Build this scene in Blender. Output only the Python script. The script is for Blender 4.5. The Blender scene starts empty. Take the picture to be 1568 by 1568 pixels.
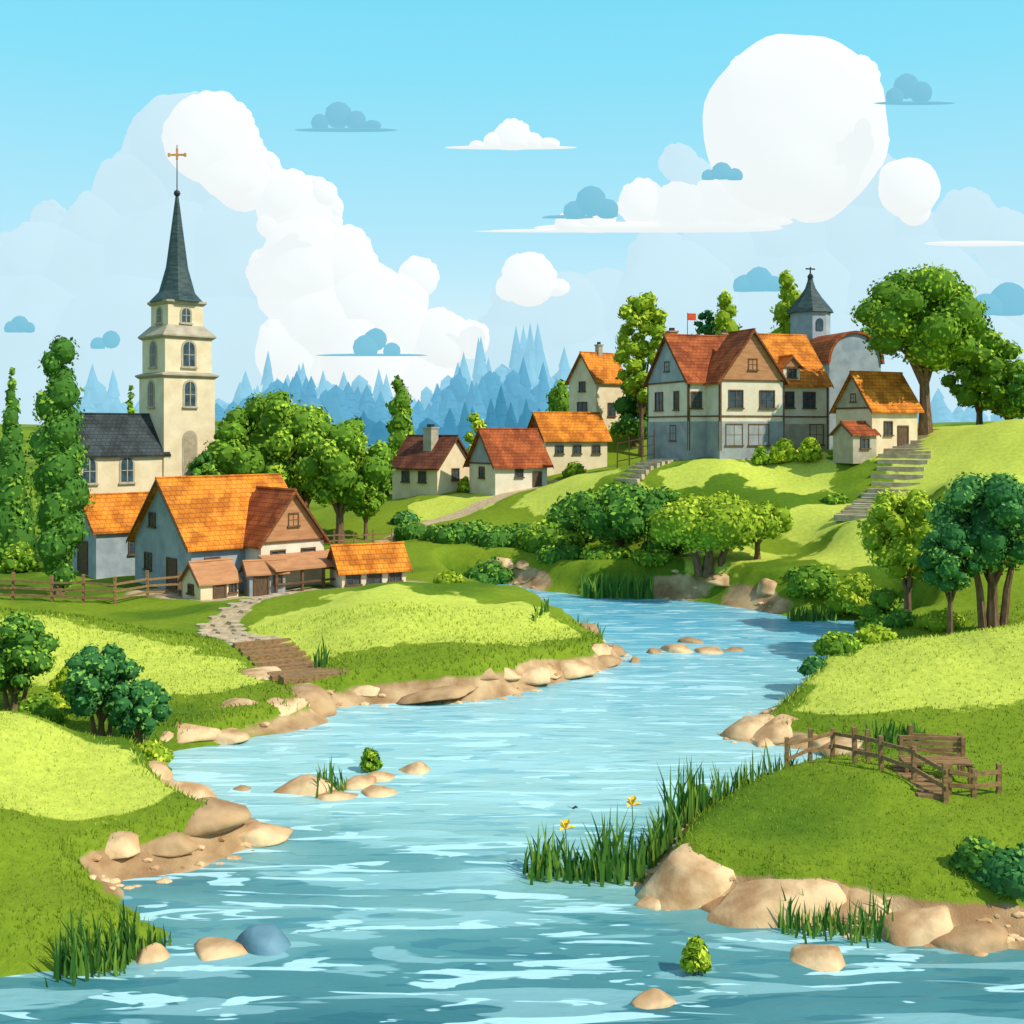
import bpy, math, random
import numpy as np
from mathutils import Vector, Matrix, noise
random.seed(7); rng=np.random.default_rng(7)
scene=bpy.context.scene
# ------------------------------------------------------------------ survey helpers
# a = bearing reading, e = elevation reading (horizon 660), d = distance north of the viewpoint in m
H=12.0; K=1725.0; HZ=660.0
def wx(a,d): return (a-784.0)*d/K
def wz(e,d): return H-(e-HZ)*d/K
def onwater(a,e):
    d=H*K/(e-HZ); return (wx(a,d),d)
# ------------------------------------------------------------------ materials
def nodes(name):
    m=bpy.data.materials.new(name); m.use_nodes=True
    nt=m.node_tree; b=nt.nodes['Principled BSDF']; return m,nt,b
def N(nt,t,**kw):
    n=nt.nodes.new(t)
    for k,v in kw.items(): setattr(n,k,v)
    return n
def ramp(nt,stops,interp='LINEAR'):
    r=N(nt,'ShaderNodeValToRGB'); cr=r.color_ramp; cr.interpolation=interp
    while len(cr.elements)<len(stops): cr.elements.new(0.5)
    for el,(p,c) in zip(cr.elements,stops):
        el.position=p; el.color=(c[0],c[1],c[2],1)
    return r
def simple(name,c1,c2,scale=2.0,rough=0.85,bump=0.15,bscale=None,coord='Object',detail=4,stretch=None,lo=.35,hi=.65):
    m,nt,b=nodes(name)
    tc=N(nt,'ShaderNodeTexCoord'); src=tc.outputs[coord]
    if stretch:
        mp=N(nt,'ShaderNodeMapping'); mp.inputs['Scale'].default_value=stretch
        nt.links.new(src,mp.inputs['Vector']); src=mp.outputs[0]
    no=N(nt,'ShaderNodeTexNoise'); no.inputs['Scale'].default_value=scale; no.inputs['Detail'].default_value=detail
    nt.links.new(src,no.inputs['Vector'])
    r=ramp(nt,[(lo,c1),(hi,c2)]); nt.links.new(no.outputs['Fac'],r.inputs['Fac'])
    nt.links.new(r.outputs['Color'],b.inputs['Base Color'])
    b.inputs['Roughness'].default_value=rough
    b.inputs['Specular IOR Level'].default_value=0.25
    if bump:
        n2=N(nt,'ShaderNodeTexNoise'); n2.inputs['Scale'].default_value=bscale or scale*5; n2.inputs['Detail'].default_value=4
        nt.links.new(src,n2.inputs['Vector'])
        bp=N(nt,'ShaderNodeBump'); bp.inputs['Strength'].default_value=bump; bp.inputs['Distance'].default_value=0.1
        nt.links.new(n2.outputs['Fac'],bp.inputs['Height']); nt.links.new(bp.outputs['Normal'],b.inputs['Normal'])
    return m
def roofmat(name,c1,c2,c3):
    m,nt,b=nodes(name)
    tc=N(nt,'ShaderNodeTexCoord'); sp=N(nt,'ShaderNodeSeparateXYZ'); nt.links.new(tc.outputs['Object'],sp.inputs[0])
    cb=N(nt,'ShaderNodeCombineXYZ'); nt.links.new(sp.outputs['X'],cb.inputs['X']); nt.links.new(sp.outputs['Z'],cb.inputs['Y'])
    br=N(nt,'ShaderNodeTexBrick'); br.inputs['Scale'].default_value=1.0
    br.inputs['Brick Width'].default_value=.42; br.inputs['Row Height'].default_value=.3; br.inputs['Mortar Size'].default_value=.018
    br.inputs['Bias'].default_value=-.1
    br.inputs['Color1'].default_value=(*c1,1); br.inputs['Color2'].default_value=(*c2,1); br.inputs['Mortar'].default_value=(c3[0],c3[1],c3[2],1)
    nt.links.new(cb.outputs[0],br.inputs['Vector'])
    no=N(nt,'ShaderNodeTexNoise'); no.inputs['Scale'].default_value=.8; no.inputs['Detail'].default_value=4
    nt.links.new(tc.outputs['Object'],no.inputs['Vector'])
    r=ramp(nt,[(.42,(.66,.6,.55)),(.58,(1.12,1.1,1.0))]); nt.links.new(no.outputs['Fac'],r.inputs['Fac'])
    mx=N(nt,'ShaderNodeMix',data_type='RGBA',blend_type='MULTIPLY'); mx.inputs[0].default_value=1
    nt.links.new(br.outputs['Color'],mx.inputs[6]); nt.links.new(r.outputs['Color'],mx.inputs[7])
    nt.links.new(mx.outputs[2],b.inputs['Base Color']); b.inputs['Roughness'].default_value=.8
    b.inputs['Specular IOR Level'].default_value=.2
    bp=N(nt,'ShaderNodeBump'); bp.inputs['Strength'].default_value=.5; bp.inputs['Distance'].default_value=.05; bp.invert=True
    nt.links.new(br.outputs['Fac'],bp.inputs['Height']); nt.links.new(bp.outputs['Normal'],b.inputs['Normal'])
    return m
M={}
M['orange']=roofmat('orange_tiles',(.76,.27,.03),(.66,.20,.018),(.34,.10,.018))
M['rust']=roofmat('rust_tiles',(.42,.11,.032),(.33,.078,.024),(.15,.036,.012))
M['brownroof']=roofmat('brown_tiles',(.22,.075,.04),(.16,.05,.03),(.06,.02,.012))
M['slate']=roofmat('slate_tiles',(.055,.07,.08),(.04,.055,.065),(.018,.024,.03))
M['cream']=simple('cream_plaster',(.72,.57,.36),(.82,.68,.46),.9)
M['white']=simple('pale_plaster',(.68,.59,.44),(.78,.70,.55),.9)
M['grey']=simple('grey_plaster',(.26,.28,.29),(.36,.38,.38),1.0)
M['stone']=simple('tower_stone',(.36,.31,.22),(.48,.42,.31),1.2)
M['blueg']=simple('bluegrey_plaster',(.26,.31,.35),(.37,.42,.45),1.0)
M['gable']=simple('brown_gable_boards',(.42,.19,.085),(.54,.26,.12),1.0,stretch=(1,1,5))
M['timber']=simple('timber',(.10,.055,.03),(.19,.105,.05),3,stretch=(1,1,4))
M['wood']=simple('weathered_wood',(.20,.115,.05),(.36,.21,.09),3,stretch=(1,4,4))
M['darkw']=simple('dark_window_glass',(.025,.05,.065),(.06,.10,.12),2,rough=.12,bump=0)
M['frame']=simple('window_frame_stone',(.34,.27,.18),(.46,.37,.25),2)
M['door']=simple('door_wood',(.09,.055,.035),(.16,.10,.06),3,stretch=(5,5,1))
M['metal']=simple('dark_metal',(.02,.025,.03),(.04,.045,.05),3,rough=.5,bump=0)
M['gold']=simple('copper_cross',(.55,.24,.07),(.7,.36,.12),3,rough=.5,bump=0)
M['spire']=simple('spire_slate',(.018,.04,.042),(.05,.085,.085),1.5,stretch=(1,1,4),rough=.55)
M['rock']=simple('tan_rock',(.44,.25,.115),(.80,.56,.31),.8,rough=.9,bump=.4,bscale=3.5,lo=.38,hi=.6)
M['rockd']=simple('dark_tan_rock',(.30,.17,.08),(.54,.35,.18),.9,rough=.9,bump=.4,bscale=3.5)
M['rockb']=simple('blue_rock',(.09,.20,.26),(.17,.32,.40),.9,rough=.7,bump=.3,bscale=4)
M['step']=simple('step_stone',(.40,.30,.19),(.62,.50,.34),1.6,bump=.3)
M['bark']=simple('bark',(.13,.07,.035),(.25,.15,.08),4,stretch=(2,2,.5),bump=.4)
M['red']=simple('red_flag',(.6,.06,.02),(.7,.1,.03),3,bump=0)
M['yellow']=simple('yellow_petals',(.85,.5,.02),(.95,.68,.04),6,bump=0)
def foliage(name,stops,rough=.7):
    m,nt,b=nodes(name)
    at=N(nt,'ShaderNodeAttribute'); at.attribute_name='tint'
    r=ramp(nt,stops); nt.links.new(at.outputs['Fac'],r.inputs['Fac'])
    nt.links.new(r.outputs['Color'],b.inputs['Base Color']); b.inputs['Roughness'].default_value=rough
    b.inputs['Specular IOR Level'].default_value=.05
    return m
M['f_green']=foliage('green_leaves',[(0,(.035,.11,.016)),(.5,(.20,.36,.027)),(1,(.48,.62,.05))])
M['f_lime']=foliage('lime_leaves',[(0,(.08,.17,.012)),(.5,(.38,.50,.03)),(1,(.66,.73,.07))])
M['f_dark']=foliage('dark_green_leaves',[(0,(.02,.08,.018)),(.5,(.11,.27,.033)),(1,(.32,.50,.05))])
M['f_teal']=foliage('teal_leaves',[(0,(.012,.065,.028)),(.5,(.07,.24,.055)),(1,(.27,.50,.09))])
M['reed']=foliage('reed_blades',[(0,(.02,.09,.02)),(.5,(.08,.20,.03)),(1,(.25,.38,.045))])
M['grassb']=foliage('grass_blades',[(0,(.06,.13,.011)),(.5,(.22,.32,.024)),(1,(.55,.62,.10))])
# ------------------------------------------------------------------ mesh helpers
def new_obj(name,verts,faces,mats,midx=None,parent=None,smooth=False,tint=None,loc=None,rotz=0):
    me=bpy.data.meshes.new(name)
    v=verts.tolist() if isinstance(verts,np.ndarray) else verts
    f=faces.tolist() if isinstance(faces,np.ndarray) else faces
    me.from_pydata(v,[],f)
    for m in mats: me.materials.append(m)
    if midx is not None: me.polygons.foreach_set('material_index',np.asarray(midx,dtype=np.int32))
    if smooth: me.polygons.foreach_set('use_smooth',np.ones(len(me.polygons),dtype=bool))
    if tint is not None:
        at=me.attributes.new('tint','FLOAT','POINT'); at.data.foreach_set('value',np.asarray(tint,dtype=np.float32))
    me.update()
    o=bpy.data.objects.new(name,me); scene.collection.objects.link(o)
    if parent: o.parent=parent
    if loc is not None: o.location=loc
    o.rotation_euler=(0,0,rotz)
    return o
def empty(name,loc,rotz=0):
    o=bpy.data.objects.new(name,None); scene.collection.objects.link(o); o.location=loc; o.rotation_euler=(0,0,rotz); o.empty_display_size=.5; return o
class MB:
    def __init__(s): s.v=[]; s.f=[]; s.m=[]
    def hexa(s,pts,mi=0):
        b=len(s.v); s.v+= [tuple(p) for p in pts]
        for q in ((0,3,2,1),(4,5,6,7),(0,1,5,4),(1,2,6,5),(2,3,7,6),(3,0,4,7)):
            s.f.append([b+i for i in q]); s.m.append(mi)
    def box(s,x0,x1,y0,y1,z0,z1,mi=0,fn=None):
        p=[(x0,y0,z0),(x1,y0,z0),(x1,y1,z0),(x0,y1,z0),(x0,y0,z1),(x1,y0,z1),(x1,y1,z1),(x0,y1,z1)]
        if fn: p=[fn(*q) for q in p]
        s.hexa(p,mi)
    def prism(s,poly,fn,n0,n1,mi=0):
        b=len(s.v); k=len(poly)
        s.v+=[fn(u,n0,z) for u,z in poly]+[fn(u,n1,z) for u,z in poly]
        s.f.append([b+i for i in range(k)][::-1]); s.m.append(mi)
        s.f.append([b+k+i for i in range(k)]); s.m.append(mi)
        for i in range(k):
            j=(i+1)%k; s.f.append([b+i,b+j,b+k+j,b+k+i]); s.m.append(mi)
    def ring(s,profile,sides,cx=0,cy=0,mi=0,rot=0):
        b=len(s.v)
        for r,z in profile:
            for i in range(sides):
                t=rot+2*math.pi*i/sides; s.v.append((cx+r*math.cos(t),cy+r*math.sin(t),z))
        for j in range(len(profile)-1):
            for i in range(sides):
                k=(i+1)%sides
                s.f.append([b+j*sides+i,b+j*sides+k,b+(j+1)*sides+k,b+(j+1)*sides+i]); s.m.append(mi)
        s.f.append([b+i for i in range(sides)][::-1]); s.m.append(mi)
        t=b+(len(profile)-1)*sides; s.f.append([t+i for i in range(sides)]); s.m.append(mi)
    def obj(s,name,mats,**kw):
        if s.v: return new_obj(name,s.v,s.f,mats,s.m,**kw)
def tube(path,radii,sides=7):
    v=[];f=[]
    P=[Vector(p) for p in path]
    for i,p in enumerate(P):
        d=(P[min(i+1,len(P)-1)]-P[max(i-1,0)]).normalized()
        a=d.cross(Vector((0.3,1,0.1))).normalized(); b=d.cross(a)
        for k in range(sides):
            t=2*math.pi*k/sides; q=p+(a*math.cos(t)+b*math.sin(t))*radii[i]; v.append(tuple(q))
    for i in range(len(P)-1):
        for k in range(sides):
            l=(k+1)%sides; f.append([i*sides+k,i*sides+l,(i+1)*sides+l,(i+1)*sides+k])
    return v,f
def ico(sub):
    import bmesh
    bm=bmesh.new(); bmesh.ops.create_icosphere(bm,subdivisions=sub,radius=1)
    v=np.array([x.co[:] for x in bm.verts]); f=[[q.index for q in fc.verts] for fc in bm.faces]; bm.free(); return v,np.array(f)
ICO={k:ico(k) for k in (1,2,3,4)}
# ------------------------------------------------------------------ terrain
left=[(-700,1560),(-100,1505),(0,1500),(100,1487),(190,1480),(262,1430),(205,1388),(185,1352),(300,1330),(360,1308),(428,1288),(340,1262),(270,1212),(258,1165),(262,1150),(340,1143),(400,1128),(508,1108),(490,1088),(550,1080),(740,1075),(840,1050),(948,1022),(950,1000),(905,985),(850,955),(800,938),(715,900)]
right=[(705,890),(770,893),(830,905),(890,912),(1000,915),(1100,925),(1160,935),(1210,945),(1300,950),(1365,950),(1395,965),(1320,1000),(1245,1045),(1180,1085),(1102,1133),(1200,1145),(1262,1155),(1282,1172),(1215,1212),(1100,1245),(1000,1300),(975,1340),(988,1388),(1100,1398),(1200,1420),(1340,1432),(1420,1447),(1535,1450),(1650,1458),(1900,1480)]
RIV=[(-40,-80),(-40,15)]+[onwater(*p) for p in left]+[onwater(*p) for p in right]+[(45,22),(45,-80)]
RIV=np.array(RIV)
def wob(x,y,s=1.0,ph=0.0):
    return (np.sin(x*1.3*s+ph)+np.sin(y*1.7*s+1.3+ph)+np.sin((x+y)*.9*s+2.1*ph)+np.sin((x-1.4*y)*2.3*s+.7))/4
def sdf(x,y):
    d2=np.full(x.shape,1e18); ins=np.zeros(x.shape,bool); n=len(RIV)
    for i in range(n):
        ax,ay=RIV[i]; bx,by=RIV[(i+1)%n]; ex,ey=bx-ax,by-ay
        t=np.clip(((x-ax)*ex+(y-ay)*ey)/(ex*ex+ey*ey+1e-9),0,1)
        d2=np.minimum(d2,(x-ax-t*ex)**2+(y-ay-t*ey)**2)
        c=((ay>y)!=(by>y)); xi=ax+(y-ay)*ex/(ey if abs(ey)>1e-9 else 1e-9); ins^=(c&(x<xi))
    s=np.sqrt(d2); s=np.where(ins,-s,s)
    return s+.28*wob(x,y,1.0)
CPraw=[(0,1090,36),(-200,1065,36),(150,1148,36),(210,1188,35),(0,1235,30),(0,1385,26.5),(-200,1300,28),(120,1280,31),(150,1158,41),(0,1130,42),(-200,1100,42),
(50,945,56),(-150,930,56),(350,1025,52),(200,975,56),(300,998,55),(200,1090,46),(0,930,70),(200,945,68),(50,1060,48),
(300,890,83),(350,912,77),(100,900,80),(-100,895,82),(500,895,80),(600,888,80),
(600,888,66),(500,900,67),(700,898,66),(600,940,58),(440,938,65),(800,924,63),(870,975,60),(580,1008,53),(700,978,55),(790,985,57),(440,913,74),(330,975,62),(440,1035,53),(650,900,73),
(800,835,95),(650,800,105),(700,755,112),(780,748,112),(870,718,118),(920,648,128),(600,775,115),(480,800,110),(350,830,105),(180,840,105),(0,850,105),(560,830,98),(900,860,90),
(660,742,116),(1000,700,103),(1100,692,100),(1250,688,101),(1130,680,110),(1200,750,94),(1300,778,88),(1340,690,98),(1450,650,100),(1568,638,96),(1700,640,96),(1500,720,82),(1350,790,82),(1050,785,92),(930,722,106),(1200,860,82),(1000,855,86),(1350,865,74),(1500,855,68),(1650,850,70),
(1280,935,72),(1450,945,61),(1570,950,58),(1400,985,57),(1568,965,50),(1700,950,50),(1400,985,50),(1270,1038,48),(1330,1005,50),(1400,1080,44.5),(1568,1090,43.5),(1200,1095,46),(1500,1165,39.5),(1600,1180,38.5),(1400,1165,40.5),
(1350,1180,32.5),(1200,1240,31.5),(1450,1258,29.8),(1568,1220,31.5),(1700,1250,31),(1568,1345,27.9),(1130,1258,31),(1450,1215,32.5),(1300,1275,29.8),(1200,1290,29.9),(1450,1330,28.2),(1340,1330,28.4)]
CP=[(wx(a,d),d,wz(e,d)) for a,e,d in CPraw]
CP+=[(x,200,7) for x in (-120,-60,0)]+[(x,200,12) for x in (60,120)]+[(x,330,15) for x in (-200,-80,40,160)]+[(x,550,16) for x in (-300,0,300)]+[(x,1200,10) for x in (-900,0,900)]+[(-120,60,3),(-120,120,3),(120,60,9),(120,110,12),(-60,0,2),(-60,25,2),(60,0,2),(60,25,2),(0,-200,3)]
CP=np.array(CP)
def height(x,y,with_s=False):
    x=np.asarray(x,float); y=np.asarray(y,float)
    num=np.zeros(x.shape); den=np.zeros(x.shape)
    eps=2.2*(np.clip(y,34,130)/34)**1.9
    for cx,cy,cz in CP:
        w=1.0/((x-cx)**2+(y-cy)**2+eps)**1.9
        num+=w*max(cz,.5); den+=w
    h=num/den
    s=sdf(x,y)
    wdt=np.where(y<64,1.7,2.4)
    t=np.clip(s/wdt,0,1); prof=t*t*(3-2*t)
    amp=np.clip(s/4,0,1)
    hh=h*prof+amp*(.10*wob(x,y,.55,.4)+.05*wob(x,y,1.6,1.4))
    hh=np.where(s<0,np.maximum(s*.6,-1.6),hh)
    return (hh,s) if with_s else hh
def gz(x,y): return float(height(np.array([x]),np.array([y]))[0])
def axis(lo,hi,step,far0,far1):
    a=list(np.arange(lo,hi,step)); s=step; v=a[-1]
    while v<far1: s*=1.22; v+=s; a.append(v)
    s=step; v=a[0]
    while v>far0: s*=1.22; v-=s; a.insert(0,v)
    return np.array(a)
XA=axis(-52,60,.40,-3000,3000); YA=np.concatenate([axis(20,64,.28,-400,63.9)[:-1],axis(64,128,.42,63.9,4000)]); YA=np.unique(YA)
YA=YA[np.concatenate([[True],np.diff(YA)>.05])]
GX,GY=np.meshgrid(XA,YA); 
hh,ss=height(GX,GY,True)
nx,ny=len(XA),len(YA)
verts=np.stack([GX.ravel(),GY.ravel(),hh.ravel()],1)
ii=(np.arange(ny-1)[:,None]*nx+np.arange(nx-1)[None,:]).ravel()
faces=np.stack([ii,ii+1,ii+nx+1,ii+nx],1)
def gmask(lst,x,y):
    r=np.zeros(x.shape)
    for a,e,d,rx,ry in lst:
        cx=wx(a,d); r=np.maximum(r,np.exp(-(((x-cx)/rx)**2+((y-d)/ry)**2)))
    return r
LIT=[(60,1180,34,4.2,3.0),(160,1215,33.5,2.2,2.0),(60,1000,53,8,4.5),(250,1030,51,4,3.5),(330,1050,50,2,2),(560,950,60,6,6),(700,980,59,5,5),(480,960,61,4,4),(800,960,60,3,3),
(1450,1040,48,7,4),(1568,1000,49,6,5),(1330,1070,46,3,2.2),(1210,720,97,4.5,5),(1500,700,88,7,12),(1540,650,96,8,8),(1290,800,86,5,4),(1080,710,98,4,2),(700,780,108,5,4),(1130,870,82,4,3),(1340,840,79,5,4),(870,760,104,5,4),(950,790,96,4,3)]  # sunlit patches on the banks, painted as lighter grass
RK=[(300,1270,33.5,4.5,3.5),(180,1320,31,2.5,2.2),(400,1080,48,4,3.4),(640,1050,52,6,3.5),(820,1030,55,4,4),(890,1000,60,3.5,5),(1180,1120,45,4,3.2),(1060,1340,30,3,3.5),(1220,1390,28.5,4,2.2),(1430,1430,26.8,4,1.3),(800,895,87,4,2.4),(1060,900,82,4,2.4),(1180,930,77,3,3),(1300,1150,41.5,2.5,1.6)]
PATHS=[([(250,902,77),(350,908,75),(520,903,75.5),(600,893,77)],2.6),([(450,915,75),(400,935,70),(330,975,63),(380,1010,57)],1.0),([(590,835,98),(660,806,104),(760,785,107),(840,742,112)],1.1),([(400,1000,58),(450,1050,52)],1.0)]
def pmask(x,y):
    r=np.zeros(x.shape)
    for pts,w in PATHS:
        P=[(wx(a,d),d) for a,e,d in pts]
        for (ax,ay),(bx,by) in zip(P[:-1],P[1:]):
            ex,ey=bx-ax,by-ay; t=np.clip(((x-ax)*ex+(y-ay)*ey)/(ex*ex+ey*ey),0,1)
            dd=np.sqrt((x-ax-t*ex)**2+(y-ay-t*ey)**2); r=np.maximum(r,np.clip(1.5-dd/w,0,1))
    return r
def rockmask(x,y,s):
    lim=np.where(y<64,.45,.8)
    return gmask(RK,x,y)*np.clip(1-(s-lim)/.8,0,1)
lit_patch=gmask(LIT,GX,GY); rocky=rockmask(GX,GY,ss); path=pmask(GX,GY)
m,nt,b=nodes('meadow_ground'); M['ground']=m
at=N(nt,'ShaderNodeAttribute'); at.attribute_name='cover_lit'; sp=N(nt,'ShaderNodeSeparateColor'); nt.links.new(at.outputs['Color'],sp.inputs[0])
tc=N(nt,'ShaderNodeTexCoord')
def tnoise(scale,detail=3,rough=.5):
    n=N(nt,'ShaderNodeTexNoise'); n.inputs['Scale'].default_value=scale; n.inputs['Detail'].default_value=detail; n.inputs['Roughness'].default_value=rough
    nt.links.new(tc.outputs['Object'],n.inputs['Vector']); return n.outputs['Fac']
def thr(sig,noi,amp,lo,hi):
    ma=N(nt,'ShaderNodeMath',operation='MULTIPLY_ADD'); nt.links.new(noi,ma.inputs[0]); ma.inputs[1].default_value=amp; nt.links.new(sig,ma.inputs[2])
    mr=N(nt,'ShaderNodeMapRange'); mr.inputs['From Min'].default_value=lo; mr.inputs['From Max'].default_value=hi; nt.links.new(ma.outputs[0],mr.inputs['Value']); return mr.outputs[0]
def mixc(f,a,b_):
    mx=N(nt,'ShaderNodeMix',data_type='RGBA'); 
    if isinstance(f,float): mx.inputs[0].default_value=f
    else: nt.links.new(f,mx.inputs[0])
    for i,c in ((6,a),(7,b_)):
        if isinstance(c,tuple): mx.inputs[i].default_value=(*c,1)
        else: nt.links.new(c,mx.inputs[i])
    return mx.outputs[2]
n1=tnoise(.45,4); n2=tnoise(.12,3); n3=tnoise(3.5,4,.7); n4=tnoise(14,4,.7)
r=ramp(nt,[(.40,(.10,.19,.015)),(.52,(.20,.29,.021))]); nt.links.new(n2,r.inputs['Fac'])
base=mixc(thr(sp.outputs[0],n1,.9,.86,.91),r.outputs['Color'],(.55,.62,.095))  # lit patches mixed into the grass colour
r3=ramp(nt,[(.3,(.76,.80,.75)),(.7,(1.15,1.12,1.1))]); nt.links.new(n3,r3.inputs['Fac'])
mm=N(nt,'ShaderNodeMix',data_type='RGBA',blend_type='MULTIPLY'); mm.inputs[0].default_value=1; nt.links.new(base,mm.inputs[6]); nt.links.new(r3.outputs[0],mm.inputs[7])
r4=ramp(nt,[(.35,(.33,.19,.09)),(.65,(.64,.44,.24))]); nt.links.new(tnoise(.9,4),r4.inputs['Fac'])
c=mixc(thr(sp.outputs[1],n1,.5,.50,.60),mm.outputs[2],r4.outputs[0])
r5=ramp(nt,[(.35,(.42,.31,.17)),(.65,(.62,.49,.31))]); nt.links.new(n3,r5.inputs['Fac'])
c=mixc(thr(sp.outputs[2],n1,.4,.70,.9),c,r5.outputs[0])
nt.links.new(c,b.inputs['Base Color']); b.inputs['Roughness'].default_value=.95; b.inputs['Specular IOR Level'].default_value=.06
bp=N(nt,'ShaderNodeBump'); bp.inputs['Strength'].default_value=.5; bp.inputs['Distance'].default_value=.12; nt.links.new(n4,bp.inputs['Height']); nt.links.new(bp.outputs[0],b.inputs['Normal'])
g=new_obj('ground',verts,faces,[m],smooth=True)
ca=g.data.attributes.new('cover_lit','FLOAT_COLOR','POINT')
ca.data.foreach_set('color',np.stack([lit_patch.ravel(),rocky.ravel(),path.ravel(),np.ones(nx*ny)],1).astype(np.float32).ravel())
# ------------------------------------------------------------------ water
m,nt,b=nodes('river_water')
tc=N(nt,'ShaderNodeTexCoord')
def wn(sx,sy,detail=3,dist=.6,scale=1):
    mp=N(nt,'ShaderNodeMapping'); mp.inputs['Scale'].default_value=(sx,sy,1); nt.links.new(tc.outputs['Object'],mp.inputs['Vector'])
    n=N(nt,'ShaderNodeTexNoise'); n.inputs['Scale'].default_value=scale; n.inputs['Detail'].default_value=detail; n.inputs['Distortion'].default_value=dist
    nt.links.new(mp.outputs[0],n.inputs['Vector']); return n.outputs['Fac']
sx=N(nt,'ShaderNodeSeparateXYZ'); nt.links.new(tc.outputs['Object'],sx.inputs[0])
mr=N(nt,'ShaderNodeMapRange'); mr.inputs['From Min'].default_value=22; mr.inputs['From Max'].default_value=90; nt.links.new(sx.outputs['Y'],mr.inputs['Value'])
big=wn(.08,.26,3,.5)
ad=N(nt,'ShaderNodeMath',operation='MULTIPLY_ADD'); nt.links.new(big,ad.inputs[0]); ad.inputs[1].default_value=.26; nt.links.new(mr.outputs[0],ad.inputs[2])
reflect_tone=ramp(nt,[(.12,(.045,.18,.205)),(.21,(.085,.27,.29)),(.29,(.24,.48,.47)),(.38,(.34,.60,.60)),(.58,(.27,.57,.64)),(.80,(.16,.49,.64)),(1,(.13,.45,.62))]); nt.links.new(ad.outputs[0],reflect_tone.inputs['Fac'])  # near-to-far tone painted into the water in place of sky reflection
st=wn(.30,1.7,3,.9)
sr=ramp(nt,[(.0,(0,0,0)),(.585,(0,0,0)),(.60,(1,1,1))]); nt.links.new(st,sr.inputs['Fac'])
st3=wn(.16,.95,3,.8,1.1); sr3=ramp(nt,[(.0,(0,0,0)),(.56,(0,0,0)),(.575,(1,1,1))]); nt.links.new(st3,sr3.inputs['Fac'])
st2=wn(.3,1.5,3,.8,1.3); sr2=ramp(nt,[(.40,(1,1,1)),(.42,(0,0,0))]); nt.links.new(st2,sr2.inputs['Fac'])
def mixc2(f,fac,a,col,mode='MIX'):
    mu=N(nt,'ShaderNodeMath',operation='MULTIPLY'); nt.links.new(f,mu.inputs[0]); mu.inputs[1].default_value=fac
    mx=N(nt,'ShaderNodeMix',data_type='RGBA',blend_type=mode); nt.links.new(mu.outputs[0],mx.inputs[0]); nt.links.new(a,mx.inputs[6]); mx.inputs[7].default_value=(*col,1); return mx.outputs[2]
c=mixc2(sr2.outputs[0],.65,reflect_tone.outputs[0],(.48,.72,.84),'MULTIPLY')
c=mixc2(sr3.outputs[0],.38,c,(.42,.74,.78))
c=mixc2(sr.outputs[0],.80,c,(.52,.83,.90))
nt.links.new(c,b.inputs['Base Color']); b.inputs['Roughness'].default_value=.2; b.inputs['IOR'].default_value=1.33; b.inputs['Specular IOR Level'].default_value=.22
bp=N(nt,'ShaderNodeBump'); bp.inputs['Strength'].default_value=.4; bp.inputs['Distance'].default_value=.12
nt.links.new(wn(1.1,3.4,4,.4),bp.inputs['Height']); nt.links.new(bp.outputs[0],b.inputs['Normal'])
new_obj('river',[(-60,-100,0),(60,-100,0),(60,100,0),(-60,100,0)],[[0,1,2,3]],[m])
# ------------------------------------------------------------------ rocks
def boulder(a,e,wp,hp,mat='rock',name='boulder',rot=None,zoff=None,asp=.75,tilt=None,zk=.6):
    x,y=onwater(a,e); px=y/K
    w=wp*px; h=hp*px
    v,f=ICO[3]; v=v.copy(); sd=Vector((random.random()*50,random.random()*50,random.random()*50))
    for i in range(len(v)):
        q=Vector(v[i]); v[i]*=1+noise.noise(q*1.1+sd)*.34+noise.noise(q*3.0+sd)*.06
    for k in range(10):
        nn=rng.normal(size=3); nn[2]=abs(nn[2])*.7; nn/=np.linalg.norm(nn); dd=random.uniform(.60,.84)
        pr=np.maximum(0,v@nn-dd); v-=pr[:,None]*nn*.92
    v[:,2]=np.where(v[:,2]<0,v[:,2]*.5,v[:,2])
    v*=np.array([w/1.75,w/1.75*asp,h*.82])
    g0=max(0,gz(x,y+w*.05))*zk
    if zoff is not None: g0=zoff
    o=new_obj(name,v,f,[M[mat]],smooth=True,loc=(x,y+w*.10,g0-.12*h),rotz=random.uniform(-.35,.35) if rot is None else rot)
    ty=random.uniform(-.12,.12) if tilt is None else tilt
    o.rotation_euler=(random.uniform(0,.15),ty,o.rotation_euler[2])
    return o
for t in [(250,1248,130,34),(300,1295,150,30),(385,1290,110,24),(250,1318,110,24),(165,1328,120,26),(225,1212,70,26),(215,1275,90,26),(340,1270,100,22),(195,1303,90,22),
 (400,1065,110,38),(450,1092,130,36),(370,1112,120,28),(340,1135,80,18),(285,1137,80,20),(250,1143,40,14),(415,1110,90,22),
 (620,1058,140,26),(715,1062,95,22),(690,1038,90,24),(745,1038,66,30),(810,1050,80,26),(870,1036,80,22),(905,1018,64,24),(938,1004,42,18),(865,978,66,20),(885,994,76,24),(780,1026,52,30),(660,1073,130,12),(560,1072,80,12),(910,988,34,18),(925,1020,54,12),(770,1056,60,16),(835,1042,50,16),(600,1048,80,18),
 (778,888,80,18),(865,895,90,18),(820,893,70,14),(1020,905,76,34),(1085,905,86,38),(1120,920,80,18),(1190,930,70,28),(1145,895,46,16),(1050,912,56,18),
 (1150,1128,105,32),(1200,1132,100,28),(1265,1147,56,18),(1310,1158,96,24),(1230,1142,46,14),(1175,1140,60,14),
 (1330,1412,130,34),(1000,1387,60,20)]:
    boulder(*t,mat=random.choice(['rock','rock','rockd']))
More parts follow.
